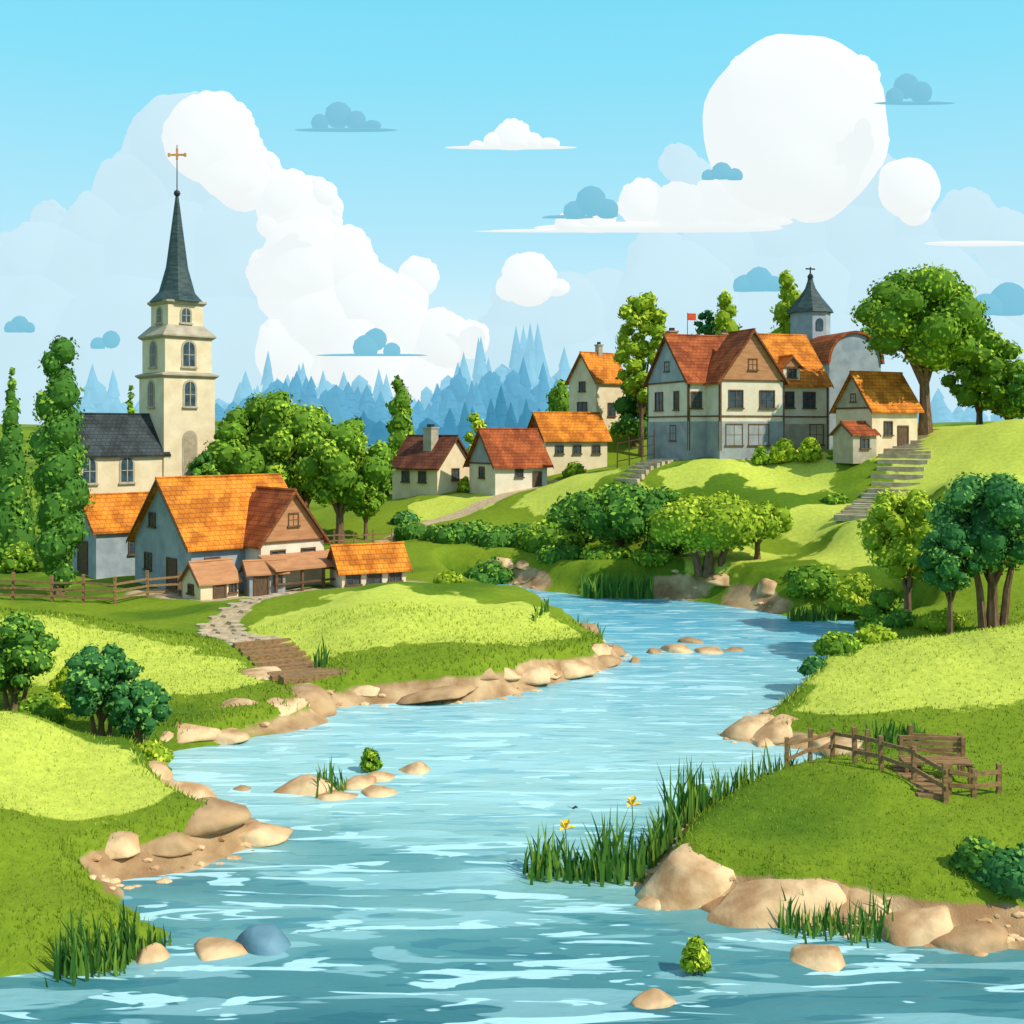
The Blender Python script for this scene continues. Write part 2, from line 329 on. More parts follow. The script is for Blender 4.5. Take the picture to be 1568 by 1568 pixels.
boulder(1068,1374,190,74,rot=.6,asp=.75,tilt=-.24); boulder(1195,1405,230,56,rot=.1,asp=.6,tilt=-.06); boulder(1415,1436,180,42,rot=.3,asp=.6,tilt=-.15); boulder(1478,1448,140,30,mat='rockd',rot=0,asp=.6); boulder(1115,1340,130,40,mat='rockd',rot=.4); boulder(1280,1400,120,32,mat='rockd'); boulder(1130,1396,110,26,mat='rockd')
for t in [(465,1212,105,28),(510,1222,66,13),(545,1205,70,20),(578,1216,64,12),(580,1194,66,12),(635,1182,54,18),(370,1209,30,10),(1000,1000,28,15),(1040,998,60,14),(1090,1000,54,12),(1062,984,44,11),(1125,997,34,8),(972,1014,22,10),(340,1458,95,17),(1255,1475,115,24),(1008,1538,74,24),(232,1470,64,32)]:
    boulder(*t,mat='rock' if t[2]>45 else 'rockd',zoff=0,name='river_rock')
boulder(403,1452,98,50,mat='rockb',name='river_rock',zoff=0,rot=0)
n=5000; py_=24+(90-24)*rng.uniform(0,1,n)**1.2; pxx=rng.uniform(-.5,.5,n)*py_; ph_,ps_=height(pxx,py_,True)
rk=gmask(RK,pxx,py_); ok=(rk>.35)&(ps_>-.35)&(ps_<.9); pxx,py_,ph_=pxx[ok],py_[ok],ph_[ok]
V=[];F=[];iv,jf=ICO[1]; off=0
for x,y,z in zip(pxx,py_,ph_):
    r=random.uniform(.06,.24)*(y/45)**.5; V.append(iv*np.array([r*random.uniform(.8,1.5),r,r*.5])*(1+rng.uniform(-.12,.12,(len(iv),1)))+np.array([x,y,max(z,-.02)])); F.append(jf+off); off+=len(iv)
new_obj('shore_pebbles',np.concatenate(V),np.concatenate(F),[M['rock']],smooth=False)
# ------------------------------------------------------------------ vegetation
def leaves(centers,radii,n_per,size,squash=1.0,jit=.45):
    V=[];T=[]
    for (c,rad,nn) in zip(centers,radii,n_per):
        u=rng.normal(size=(nn,3)); u/=np.linalg.norm(u,axis=1)[:,None]
        rr=rad*rng.uniform(.84,1.12,nn)[:,None]
        p=np.array(c)+u*rr*np.array([1,1,squash])
        nrm=u+rng.normal(size=(nn,3))*jit; nrm/=np.linalg.norm(nrm,axis=1)[:,None]
        t1=np.cross(nrm,rng.normal(size=(nn,3))); t1/=np.linalg.norm(t1,axis=1)[:,None]
        t2=np.cross(nrm,t1)
        s=size*rng.uniform(.6,1.3,nn)[:,None]
        q=np.stack([p-t1*s,p-t2*s*.6,p+t1*s,p+t2*s*.6],1)
        V.append(q.reshape(-1,3))
        base=rng.uniform(.25,.88)
        T.append(np.repeat(np.clip(base+rng.normal(size=nn)*.11,0,1),4))
    V=np.concatenate(V);T=np.concatenate(T)
    n=len(V)//4; F=np.arange(4*n).reshape(n,4)
    return V,F,T
def build_plant(name,x,y,z0,lobes,trunks,mat,leaf,dens=1.0,squash=1.0):
    verts=[];faces=[];mi=[];tint=[];off=0
    for path,rad in trunks:
        v,f=tube(path,rad); verts+=v; faces+=[[i+off for i in q] for q in f]; mi+=[1]*len(f); tint+=[.5]*len(v); off+=len(v)
    iv,jf=ICO[2]
    for (c,r) in lobes:
        sd=Vector((random.random()*40,0,0))
        for p in iv:
            q=Vector(p); k=r*.86*(1+.22*noise.noise(q*1.8+sd))
            verts.append((c[0]+p[0]*k,c[1]+p[1]*k,c[2]+p[2]*k*squash))
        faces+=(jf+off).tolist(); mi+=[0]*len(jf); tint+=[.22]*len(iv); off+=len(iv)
    npp=[max(30,int(dens*3.4*(r/leaf)**2)) for c,r in lobes]
    V,F,T=leaves([c for c,r in lobes],[r for c,r in lobes],npp,leaf,squash)
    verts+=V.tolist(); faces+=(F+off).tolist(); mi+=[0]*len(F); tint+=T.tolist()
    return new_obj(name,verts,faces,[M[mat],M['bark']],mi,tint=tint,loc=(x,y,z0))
def leafsize(d): return max(.10,3.9*d/K)
def tree(a,d,top,wp,kind,mat,trunk=.25,name=None,lean=0,base=None,two=False):
    x=wx(a,d); y=d; z0=gz(x,y)-.1 if base is None else base
    hgt=max(1.0,wz(top,d)-z0); w=wp*d/K; R=w/2; lobes=[]; trunks=[]
    lf=leafsize(d)
    if kind=='oak':
        zb=hgt*trunk; ch=hgt-zb; cz=zb+ch/2
        n=22 if ch<2.4*R else 30
        for i in range(n):
            t=(i+.5)/n; zz=1-2*t; ang=i*2.4+random.uniform(-.4,.4); rr=math.sqrt(max(0,1-zz*zz))
            lr=R*random.uniform(.24,.40)
            k=.80
            lobes.append(((lean*(.6+zz*.4)+rr*math.cos(ang)*R*k+random.uniform(-.1,.1)*R,rr*math.sin(ang)*R*k,cz+zz*(ch/2-lr*.75)),lr))
        lobes.append(((lean*.6,0,cz),R*.5)); lobes.append(((lean*.6-.2*R,-.2*R,cz-ch*.15),R*.42)); lobes.append(((lean*.6+.2*R,-.1*R,cz+ch*.18),R*.42))
        if ch>2.4*R: lobes.append(((0,0,cz+ch*.27),R*.5)); lobes.append(((0,0,cz-ch*.27),R*.5))
        tr=max(.12,R*.09)
        trunks.append(([(0,0,-.3),(lean*.15,0,zb*.5),(lean*.3,0,zb),(lean*.5,0,cz)],[tr*1.5,tr,tr*.85,tr*.45]))
        for k in range(6):
            c,_=lobes[random.randrange(5,n)]
            trunks.append(([(lean*.25,0,zb*.75),(c[0]*.45,c[1]*.45,zb+(c[2]-zb)*.55),(c[0]*.9,c[1]*.9,c[2])],[tr*.6,tr*.4,tr*.15]))
        if two:
            for sx in (-.45,.5):
                trunks.append(([(sx*.35*R,0,-.3),(sx*R*.5,0,zb*.7),(sx*R,0,cz)],[tr*.9,tr*.7,tr*.3]))
        sq=.85
    elif kind=='poplar':
        n=int(max(10,hgt/R*1.9)); zb=hgt*trunk
        for i in range(n):
            t=i/(n-1); prof=(.78+.22*math.sin(math.pi*min(1,t*1.1+.05)))*(1 if t<.85 else 1-(t-.85)*1.7)*(1 if t>.1 else .7+3*t)
            lr=R*prof*random.uniform(.66,.86); ang=i*2.2
            lobes.append(((math.cos(ang)*R*.34*prof,math.sin(ang)*R*.3*prof,zb+lr*.8+t*(hgt-zb-lr*2.0)),lr))
        trunks.append(([(0,0,-.3),(0,0,zb+hgt*.1),(0,0,hgt*.6)],[R*.22,R*.16,R*.08])); sq=1.15
    elif kind=='cypress':
        n=18; zb=hgt*.03
        for i in range(n):
            t=i/(n-1); prof=(1-t)**.8*.92+.10
            lr=R*prof*.92; ang=i*2.3
            lobes.append(((math.cos(ang)*R*.2*prof,math.sin(ang)*R*.2*prof,zb+lr*.9+t*(hgt-zb-lr*1.8)),lr))
        trunks.append(([(0,0,-.3),(0,0,hgt*.5)],[R*.2,R*.08])); sq=1.7
    else:
        n=10
        for i in range(n):
            ang=i*2.4; rr=math.sqrt((i+.3)/n)
            lr=R*random.uniform(.32,.46); zz=(hgt-lr)*(1-rr*rr*.75)*random.uniform(.8,1)
            lobes.append(((math.cos(ang)*rr*(R-lr*.8),math.sin(ang)*rr*(R-lr)*.8,max(lr*.4,zz)),lr))
        for i in range(4):
            lobes.append(((random.uniform(-.6,.6)*R,random.uniform(-.4,.3)*R,hgt*.25),R*.38))
        for k in range(3):
            trunks.append(([(random.uniform(-.2,.2)*R,0,-.2),(random.uniform(-.5,.5)*R,0,hgt*.6)],[.07*R,.03*R]))
        sq=.9
    nm=name or {'oak':'broadleaf_tree','poplar':'poplar_tree','cypress':'cypress_tree','bush':'bush'}[kind]
    return build_plant(nm,x,y,z0,lobes,trunks,mat,lf,squash=sq)
T=tree
T(18,92,566,70,'cypress','f_dark'); T(90,76,513,84,'poplar','f_dark',.05); T(200,118,592,34,'cypress','f_green')
T(412,100,596,170,'oak','f_green',.25); T(520,96,638,140,'oak','f_green',.28); T(468,108,620,130,'oak','f_green',.2); T(355,106,640,80,'oak','f_dark',.2); T(560,99,690,70,'oak','f_green',.25)
T(595,120,690,46,'bush','f_green'); T(613,128,577,44,'poplar','f_green',.08); T(730,128,617,48,'bush','f_lime'); T(858,134,580,44,'poplar','f_green',.1)
T(982,120,445,78,'oak','f_lime',.3); T(1112,126,445,46,'poplar','f_lime',.2); T(1082,128,474,40,'oak','f_teal',.4); T(1208,124,415,62,'poplar','f_lime',.1)
T(1418,99,405,180,'oak','f_green',.36,lean=-.5); T(1500,106,500,110,'oak','f_green',.2); T(1545,104,550,90,'oak','f_green',.12); T(1590,98,560,80,'oak','f_dark',.1)
T(970,122,560,76,'bush','f_dark'); T(1000,124,580,60,'bush','f_green'); T(1328,122,500,34,'poplar','f_teal',.2)
T(950,88,742,160,'oak','f_dark',.2); T(880,94,748,110,'bush','f_dark'); T(1085,80.3,758,175,'oak','f_lime',.30,two=True); T(1160,81,768,95,'oak','f_lime',.34)
T(840,92,792,120,'bush','f_green'); T(770,94,805,120,'bush','f_dark'); T(700,95,818,110,'bush','f_dark'); T(1020,86,795,80,'bush','f_dark'); T(640,98,830,80,'bush','f_dark')
T(930,86,855,80,'bush','f_green'); T(1010,95,750,60,'oak','f_dark',.2); T(1000,83.5,850,70,'bush','f_green'); T(750,89,850,90,'bush','f_dark'); T(860,88,862,80,'bush','f_dark')
T(1390,66,746,135,'oak','f_lime',.36); T(1520,57,722,175,'oak','f_teal',.36,two=True); T(1455,56,800,90,'oak','f_teal',.42)
T(1250,74,858,90,'bush','f_green'); T(1310,72,862,90,'bush','f_lime'); T(1240,76,895,70,'bush','f_dark'); T(1355,68,880,90,'bush','f_green'); T(1440,59,930,80,'bush','f_lime'); T(1380,60,930,60,'bush','f_dark')
T(1285,51.5,962,80,'bush','f_green'); T(1340,53,975,70,'bush','f_lime'); T(1248,50,1000,50,'bush','f_teal')
T(1280,90,776,40,'bush','f_green'); T(1200,99,665,50,'bush','f_lime'); T(1240,98,662,40,'bush','f_lime'); T(1165,99,680,30,'bush','f_green')
T(22,45,938,115,'oak','f_dark',.2,two=True); T(60,43.5,1055,80,'bush','f_green'); T(100,45,1010,60,'bush','f_lime')
T(155,41.5,985,110,'oak','f_teal',.25,two=True); T(212,41,1040,90,'oak','f_teal',.2,two=True); T(232,39.5,1140,62,'bush','f_lime')
T(688,74,870,50,'bush','f_lime'); T(1075,34.2,1192,40,'bush','f_lime'); T(712,113,728,24,'bush','f_lime'); T(620,104,778,46,'bush','f_teal')
T(30,88,825,60,'bush','f_green'); T(310,95,690,50,'oak','f_dark',.2); T(1322,98,690,34,'bush','f_lime'); T(880,113,705,36,'bush','f_lime')
T(1560,27.6,1290,150,'bush','f_teal'); T(1500,28.0,1350,90,'bush','f_dark')  # dark bushes added to stand in for shade on this bank corner
tree(1065,24.9,1478,46,'bush','f_lime',base=-.05,name='moss_clump')
T(568,39.7,1172,34,'bush','f_green',base=-.05,name='moss_clump')
def blades(name,roots,hts,wid,mat,tints,lean=.35,seg=4):
    n=len(roots); V=np.zeros((n,2*seg+1,3)); 
    ang=rng.uniform(0,2*math.pi,n); ln=rng.uniform(.0,lean,n)*hts
    dx=np.cos(ang);dy=np.sin(ang); wa=rng.uniform(-.6,.6,n); px_,py_=np.cos(wa),np.sin(wa)
    for k in range(seg):
        t=k/seg; c=roots+np.stack([dx*ln*t*t,dy*ln*t*t,hts*(t-.12*t*t*ln/hts)],1); w=wid*(1-t*.75)
        V[:,2*k]=c-np.stack([px_*w,py_*w,0*w],1); V[:,2*k+1]=c+np.stack([px_*w,py_*w,0*w],1)
    V[:,2*seg]=roots+np.stack([dx*ln,dy*ln,hts*.97],1)
    F=[]
    b0=(np.arange(n)*(2*seg+1))
    for k in range(seg-1):
        F+= np.stack([b0+2*k,b0+2*k+1,b0+2*k+3,b0+2*k+2],1).tolist()
    F+= np.stack([b0+2*seg-2,b0+2*seg-1,b0+2*seg],1).tolist()
    tt=np.repeat(tints,2*seg+1)
    return new_obj(name,V.reshape(-1,3),F,[M[mat]],tint=tt)
def reeds(a0,e0,a1,e1,hp,n,name='reeds',peak=None,wid=.0013):
    x0,y0=onwater(a0,e0); x1,y1=onwater(a1,e1)
    t=rng.uniform(0,1,n); x=x0+(x1-x0)*t; y=y0+(y1-y0)*t+rng.normal(size=n)*.25
    z=np.maximum(height(x,y),-.1); d=(y0+y1)/2
    h=hp*d/K*rng.uniform(.35,1,n)**1.2
    if peak is not None: h*=np.clip(1.1-abs(t-peak)*1.2,.3,1)
    return blades(name,np.stack([x,y,z],1),h,np.full(n,wid*d),'reed',rng.uniform(.1,.9,n))
reeds(485,1212,530,1212,65,50,peak=.45); reeds(800,1340,905,1345,95,110,peak=.45,wid=.0018); reeds(890,1345,985,1345,130,110,peak=.5,wid=.0018); reeds(975,1335,1080,1280,130,150,peak=.6,wid=.0016)
reeds(1080,1275,1220,1222,70,200); reeds(90,1490,200,1485,115,120,peak=.3,wid=.0018); reeds(160,1478,260,1450,90,80,peak=.3,wid=.0018); reeds(1195,1425,1330,1432,60,150); reeds(1330,1430,1372,1432,70,30)
reeds(890,915,1000,916,46,260); reeds(765,930,800,940,32,40); reeds(885,985,920,985,40,40); reeds(1210,950,1280,950,30,120); reeds(1330,1158,1420,1160,36,80); reeds(480,1050,500,1050,60,10)
reeds(815,1000,840,990,25,20)
n=60000
gy=24+(62-24)*rng.uniform(0,1,n)**1.3; gx=rng.uniform(-.5,.5,n)*gy*1.0
gh,gs=height(gx,gy,True); pm=pmask(gx,gy); br=gmask(LIT,gx,gy); rk=rockmask(gx,gy,gs)
ok=(gs>.5)&(pm<.3)&(rk<.28)
gx,gy,gh,br,gs=gx[ok],gy[ok],gh[ok],br[ok],gs[ok]; n=len(gx)
tt=np.clip(np.where(br+.35*rng.uniform(0,1,n)>.60,.88,.38)+rng.normal(size=n)*.08,0,1)  # blades inside the painted lit patches get the lighter tint
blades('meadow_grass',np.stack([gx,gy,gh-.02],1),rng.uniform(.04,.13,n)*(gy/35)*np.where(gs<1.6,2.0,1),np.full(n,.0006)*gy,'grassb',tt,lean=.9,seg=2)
def flower(a,e,d,name='yellow_iris_flower'):
    x=wx(a,d); z=wz(e,d)
    v,f=tube([(0,0,-z),(.03,0,-z*.4),(0,0,0)],[.016,.014,.012],5)
    o=empty(name,(x,d,z)); new_obj('stem',v,f,[M['reed']],parent=o,tint=[.4]*len(v))
    pv=[];pf=[]
    for k in range(6):
        t=k*math.pi/3; c,s=math.cos(t),math.sin(t); up=.24 if k%2 else .05; g_=.8 if k%2 else 1.5
        b0=len(pv); pv+=[(0,0,0),(c*.1*g_-s*.1,s*.1*g_+c*.1,.06+up*.6),(c*.2*g_,s*.2*g_,up),(c*.1*g_+s*.1,s*.1*g_-c*.1,.06+up*.6)]; pf.append([b0,b0+1,b0+2,b0+3])
    new_obj('petals',pv,pf,[M['yellow']],parent=o)
flower(866,1270,30.5); flower(968,1234,30.6)
o=empty('butterfly',(wx(877,30.5),30.5,wz(1238,30.5)),.5)
new_obj('wings',[(0,-.04,0),(0,.05,0),(-.16,.10,.09),(-.14,-.06,.07),(.16,.10,.03),(.14,-.06,.02)],[[0,1,2,3],[1,0,5,4]],[M['metal']],parent=o)
v,f=tube([(0,-.07,0),(0,0,0),(0,.08,0)],[.008,.016,.006],6); new_obj('body',v,f,[M['metal']],parent=o)
# ------------------------------------------------------------------ distant forest
def nosample(m):
    try: m.cycles.emission_sampling='NONE'
    except Exception: pass
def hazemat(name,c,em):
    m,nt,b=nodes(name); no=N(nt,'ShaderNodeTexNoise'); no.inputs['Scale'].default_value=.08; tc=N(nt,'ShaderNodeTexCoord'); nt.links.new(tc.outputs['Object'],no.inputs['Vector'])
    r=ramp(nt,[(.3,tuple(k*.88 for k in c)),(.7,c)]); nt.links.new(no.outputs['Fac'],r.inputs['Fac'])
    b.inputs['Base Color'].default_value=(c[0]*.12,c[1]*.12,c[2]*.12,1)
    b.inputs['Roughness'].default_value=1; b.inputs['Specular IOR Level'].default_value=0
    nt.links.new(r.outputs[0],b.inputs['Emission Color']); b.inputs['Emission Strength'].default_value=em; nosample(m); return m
def forest(name,specs,d0,d1,mat):
    V=[];F=[]
    for a,top,wp in specs:
        d=random.uniform(d0,d1); x=wx(a,d); zt=wz(top,d); z0=gz(x,d)-1; h=max(6,zt-z0); R=wp*d/K/2
        if random.random()<.35:
            iv,jf=ICO[1]; h*=.78
            for q in range(9):
                r=R*random.uniform(.5,.85); b=len(V); c=np.array([x+random.uniform(-.5,.5)*R,d+random.uniform(-.4,.4)*R,z0+h-r-q*h*.1]); V+= (iv*np.array([r,r,r*1.2])*(1+rng.uniform(-.1,.1,(len(iv),1)))+c).tolist(); F+=(jf+b).tolist()
            continue
        tiers=6
        for k in range(tiers):
            t=k/tiers; zb=z0+h*(.0+.93*t); zt_=z0+h*min(1,t*.93+.36); r=R*(1-t)**.7+.06*R
            b=len(V); s=9; ph=random.random()*6
            for i in range(s):
                q=ph+2*math.pi*i/s; rr=r*random.uniform(.75,1.15); V.append((x+rr*math.cos(q),d+rr*math.sin(q),zb-random.uniform(0,.06)*h))
            V.append((x,d,zt_)); 
            for i in range(s): F.append([b+i,b+(i+1)%s,b+s])
    return new_obj(name,V,F,[mat])
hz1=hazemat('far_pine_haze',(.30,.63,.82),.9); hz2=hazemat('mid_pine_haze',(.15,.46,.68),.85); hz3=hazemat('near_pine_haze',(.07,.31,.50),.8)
def prof_far(a):
    pts=[(120,600),(160,550),(200,600),(240,640),(330,595),(420,545),(500,575),(560,545),(610,590),(700,545),(790,488),(850,515),(920,540),(1000,600),(1300,540),(1400,600),(1600,620)]
    xs,ys=zip(*pts); return float(np.interp(a,xs,ys))
sp1=[(a+random.uniform(-6,6),prof_far(a)+random.uniform(-14,46),random.uniform(38,56)) for a in range(125,1600,11)]
sp2=[(a+random.uniform(-6,6),float(np.interp(a,[320,430,560,640,700,780,900,1000],[625,560,585,615,555,545,570,610]))+random.uniform(-8,40),random.uniform(38,54)) for a in range(325,1000,11)]
sp3=[(a+random.uniform(-6,6),float(np.interp(a,[330,450,560,640,760,800,900],[645,620,620,635,590,600,630]))+random.uniform(-5,34),random.uniform(40,56)) for a in range(340,930,12)]
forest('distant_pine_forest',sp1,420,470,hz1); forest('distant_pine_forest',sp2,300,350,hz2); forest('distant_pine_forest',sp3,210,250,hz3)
# ------------------------------------------------------------------ buildings
def side_fn(side,l,w):
    if side=='F': return lambda u,n,z:(u,-w/2-n,z)
    if side=='B': return lambda u,n,z:(-u,w/2+n,z)
    if side=='L': return lambda u,n,z:(-l/2-n,-u,z)
    return lambda u,n,z:(l/2+n,u,z)
def archpoly(u,z,w,h,k=8):
    p=[(u-w/2,z),(u+w/2,z)]
    for i in range(k+1):
        t=math.pi*i/k; p.append((u+w/2*math.cos(t),z+h-w/2+w/2*math.sin(t)))
    return p
def windows(parent,l,w,wins,frame='frame',prefix='window'):
    for wi in wins:
        side,u,z,ww,wh=wi[:5]; kind=wi[5] if len(wi)>5 else 'win'
        fn=side_fn(side,l,w); mb=MB(); f2=lambda a,b_,c,fn=fn:fn(a,b_,c)
        if kind=='arch':
            mb.prism(archpoly(u,z-.12,ww+.36,wh+.3),fn,.0,.06,0)
            mb.prism(archpoly(u,z,ww,wh),fn,.01,.085,1)
            mb.box(u-.035,u+.035,.01,.12,z,z+wh,0,fn=f2)
            mb.box(u-ww/2,u+ww/2,.01,.115,z+wh*.45,z+wh*.45+.06,0,fn=f2)
            mb.box(u-ww/2-.25,u+ww/2+.25,.0,.2,z-.22,z-.1,0,fn=f2)
            mb.obj('arched_window',[M[frame],M['darkw']],parent=parent)
        elif kind=='blind':
            mb.prism(archpoly(u,z,ww+.3,wh+.2),fn,.0,.05,0); mb.prism(archpoly(u,z,ww,wh),fn,.01,.07,1)
            mb.obj('arched_door',[M[frame],M['frame']],parent=parent)
        elif kind=='door':
            mb.box(u-ww/2,u+ww/2,0,.05,z,z+wh,1,fn=f2)
            for s in (-1,1): mb.box(u+s*(ww/2+.06)-.06,u+s*(ww/2+.06)+.06,0,.1,z,z+wh+.12,0,fn=f2)
            mb.box(u-ww/2-.003,u+ww/2+.003,0,.098,z+wh,z+wh+.118,0,fn=f2)
            mb.box(u-ww/2+.02,u-ww/2+.1,.05,.08,z+wh*.2,z+wh*.8,0,fn=f2)
            mb.obj('door',[M['timber'],M['door']],parent=parent)
        else:
            mb.box(u-ww/2,u+ww/2,0,.025,z,z+wh,1,fn=f2)
            t=.08
            for s in (-1,1): mb.box(u+s*(ww/2+t/2)-t/2,u+s*(ww/2+t/2)+t/2,0,.1,z,z+wh,0,fn=f2)
            mb.box(u-ww/2-t,u+ww/2+t,0,.11,z+wh,z+wh+.1,0,fn=f2); mb.box(u-ww/2-t-.08,u+ww/2+t+.08,0,.18,z-.12,z,0,fn=f2)
            mb.box(u-.03,u+.03,.025,.07,z,z+wh,0,fn=f2); mb.box(u-ww/2,u+ww/2,.025,.066,z+wh*.5-.025,z+wh*.5+.025,0,fn=f2)
            mb.obj(prefix,[M['timber'] if frame=='timber' else M[frame],M['darkw']],parent=parent)
def block(parent,ox,oy,oz,rot,l,w,h,rh,wall,roof,gable=None,over=.35,wins=(),frame='frame',gables='LR',beams=False,base=None,sink=1.0,th=.16):
    e=bpy.data.objects.new('wing',None); scene.collection.objects.link(e); e.parent=parent; e.location=(ox,oy,oz); e.rotation_euler=(0,0,rot); e.empty_display_size=.3
    mb=MB(); prof=[(-w/2,-sink),(w/2,-sink),(w/2,h),(0,h+rh),(-w/2,h)]
    mb.prism(prof,lambda u,n,z:(n,u,z),-l/2,l/2); mb.obj('walls',[M[wall]],parent=e)
    sl=rh/(w/2); ey=w/2+over; ez=h-over*sl
    up=.03; rp=[(-ey,ez+up),(0,h+rh+up),(ey,ez+up),(ey,ez+up+th),(0,h+rh+up+th*1.15),(-ey,ez+up+th)]
    mb=MB(); L=l/2+over
    nseg=max(4,int(l/.8)); 
    for i in range(nseg+1):
        x=-L+2*L*i/nseg; sag=-.05*math.sin(math.pi*i/nseg)*min(1,l/8)+random.uniform(-.012,.012)
        mb.v+=[(x,u,z+sag) for u,z in rp]
    for i in range(nseg):
        for k in range(6):
            j=(k+1)%6; mb.f.append([i*6+k,i*6+j,(i+1)*6+j,(i+1)*6+k]); mb.m.append(0)
    mb.f.append([0,1,4,5]);mb.f.append([1,2,3,4]); q=nseg*6; mb.f.append([q,q+5,q+4,q+1]); mb.f.append([q+1,q+4,q+3,q+2]); mb.m+=[0]*4
    mb.obj('roof',[M[roof]],parent=e)
    mb=MB(); 
    mb.ring([(.11,-L-.03),(.11,L+.03)],6,mi=0); mb.v=[(z,x,y+h+rh+up+th*.95) for x,y,z in mb.v]; mb.obj('ridge_tiles',[M[roof]],parent=e)
    mb=MB()
    for s in (-1,1):
        for q in (-1,1):
            x0=s*(L+.002); x1=s*(L+.05)
            mb.hexa([(x0,q*.0,h+rh-.10),(x1,q*.0,h+rh-.10),(x1,q*ey,ez-.10),(x0,q*ey,ez-.10),(x0,q*.0,h+rh+.06),(x1,q*.0,h+rh+.06),(x1,q*ey,ez+.06),(x0,q*ey,ez+.06)])
    mb.obj('barge_boards',[M['timber']],parent=e)
    if gable:
        for gs in gables:
            fn=side_fn(gs,l,w); k=.02; mb=MB()
            mb.prism([(-w/2+k,h),(w/2-k,h),(0,h+rh-.03)],fn,.0,.05,0); mb.box(-w/2,w/2,0,.10,h-.15,h,1,fn=lambda a,b_,c,fn=fn:fn(a,b_,c))
            mb.obj('gable_boards',[M[gable],M['timber']],parent=e)
    if base:
        mb=MB(); mb.box(-l/2-.06,l/2+.06,-w/2-.06,w/2+.06,-sink,base[1]); mb.obj('plinth',[M[base[0]]],parent=e)
    if beams:
        mb=MB()
        for sd,ln in (('F',l),('L',w),('R',w)):
            fn=side_fn(sd,l,w); f2=lambda a,b_,c,fn=fn:fn(a,b_,c)
            for zz in beams: mb.box(-ln/2-.04,ln/2+.04,.0,.085,zz,zz+.13,0,fn=f2)
            for s in (-1,1): mb.box(s*(ln/2-.07)-.07,s*(ln/2-.07)+.07,0,.065,0,h-.02,0,fn=f2)
        mb.obj('timber_beams',[M['timber']],parent=e)
    windows(e,l,w,wins,frame)
    return e
def chimney(parent,x,y,z0,z1,s=.35,mat='stone'):
    mb=MB(); mb.box(x-s,x+s,y-s,y+s,z0,z1); mb.box(x-s-.08,x+s+.08,y-s-.08,y+s+.08,z1,z1+.16); mb.box(x-s*.5,x+s*.5,y-s*.5,y+s*.5,z1+.16,z1+.45,1); mb.obj('chimney',[M[mat],M['metal']],parent=parent)
def site(name,a,d,rot,dz=0):
    x=wx(a,d); return empty(name,(x,d,gz(x,d)+dz),math.radians(rot))
def pyr(mb,prof,mi=0,cx=0,cy=0): mb.ring([(r*math.sqrt(2),z) for r,z in prof],4,cx,cy,mi,rot=math.pi/4)
d=100; X=wx(271,d); ch=empty('church',(X,d,0),math.radians(43)); 
Z=lambda e:wz(e,d)
S=2.4
mb=MB(); pyr(mb,[(S,-1),(S,Z(577))]); mb.obj('tower_base_stage',[M['cream']],parent=ch)
mb=MB(); pyr(mb,[(S-.2,Z(577)+.3),(S-.2,Z(518))]); mb.obj('tower_middle_stage',[M['cream']],parent=ch)
mb=MB(); pyr(mb,[(S-.75,Z(518)+.3),(S-.75,Z(466))]); mb.obj('tower_belfry',[M['cream']],parent=ch)
mb=MB(); pyr(mb,[(S+.05,Z(577)-.2),(S+.28,Z(577)),(S+.28,Z(577)+.12),(S-.15,Z(577)+.28)]); pyr(mb,[(S-.15,Z(518)-.2),(S+.1,Z(518)),(S+.1,Z(518)+.12),(S-.7,Z(500))]); pyr(mb,[(S-.7,Z(466)-.2),(S-.5,Z(466)),(S-.5,Z(463))]); mb.obj('cornices',[M['stone']],parent=ch)
mb=MB(); mb.ring([((S-.5)*1.25,Z(463)-.05),(S-.85,Z(448)),(.95,Z(410)),(.5,Z(350)),(.13,Z(300))],8,rot=math.pi/8); mb.obj('spire',[M['spire']],parent=ch)
mb=MB(); r=.3; zc=Z(296); mb.ring([(.05,zc-r),(.22,zc-r*.7),(r,zc),(.22,zc+r*.7),(.05,zc+r)],10); mb.ring([(.055,zc),(.04,Z(222))],6); mb.obj('finial',[M['metal']],parent=ch)
mb=MB(); 
zc=Z(237); mb.box(-.72,.72,-.05,.05,zc-.08,zc+.08); mb.box(-.09,.09,-.052,.052,zc-.42,zc+.55)
for s in (-1,1): mb.box(s*.72-.1,s*.72+.1,-.06,.06,zc-.16,zc+.16)
o=mb.obj('cross',[M['gold']],parent=ch); o.rotation_euler=(0,0,math.radians(-43))
for w2,wl in ((S*2,[(Z(622),.95,2.1)]),((S-.2)*2,[(Z(562),1.05,2.1)]),((S-.75)*2,[(Z(495),.75,1.2)])):
    e=bpy.data.objects.new('stage_windows',None); scene.collection.objects.link(e); e.parent=ch
    for sd in 'FLR': windows(e,w2,w2,[(sd,0,z_,a_,b_,'arch') for z_,a_,b_ in wl],'stone')
e=bpy.data.objects.new('door_bay',None); scene.collection.objects.link(e); e.parent=ch
windows(e,S*2,S*2,[('F',0,Z(735),1.1,4.2,'blind')],'stone')
block(ch,-6.2,.4,0,0,8.0,5.2,Z(690),Z(638)-Z(690),'cream','slate',wins=[('F',-2.6,Z(733),1.0,2.0,'arch'),('F',.6,Z(733),1.0,2.0,'arch'),('L',0,Z(733),1.0,2.0,'arch')],frame='stone')
s=site('farmhouse',338,82,42)
block(s,0,0,0,0,9,9,3.4,4.2,'blueg','orange',wins=[('L',-1.5,4.3,.9,.9),('L',1.6,0,1.3,2.2,'door'),('L',-2.2,1.2,1.0,1.1),('F',-3,1.3,1.0,1.1)],frame='timber',over=.45)
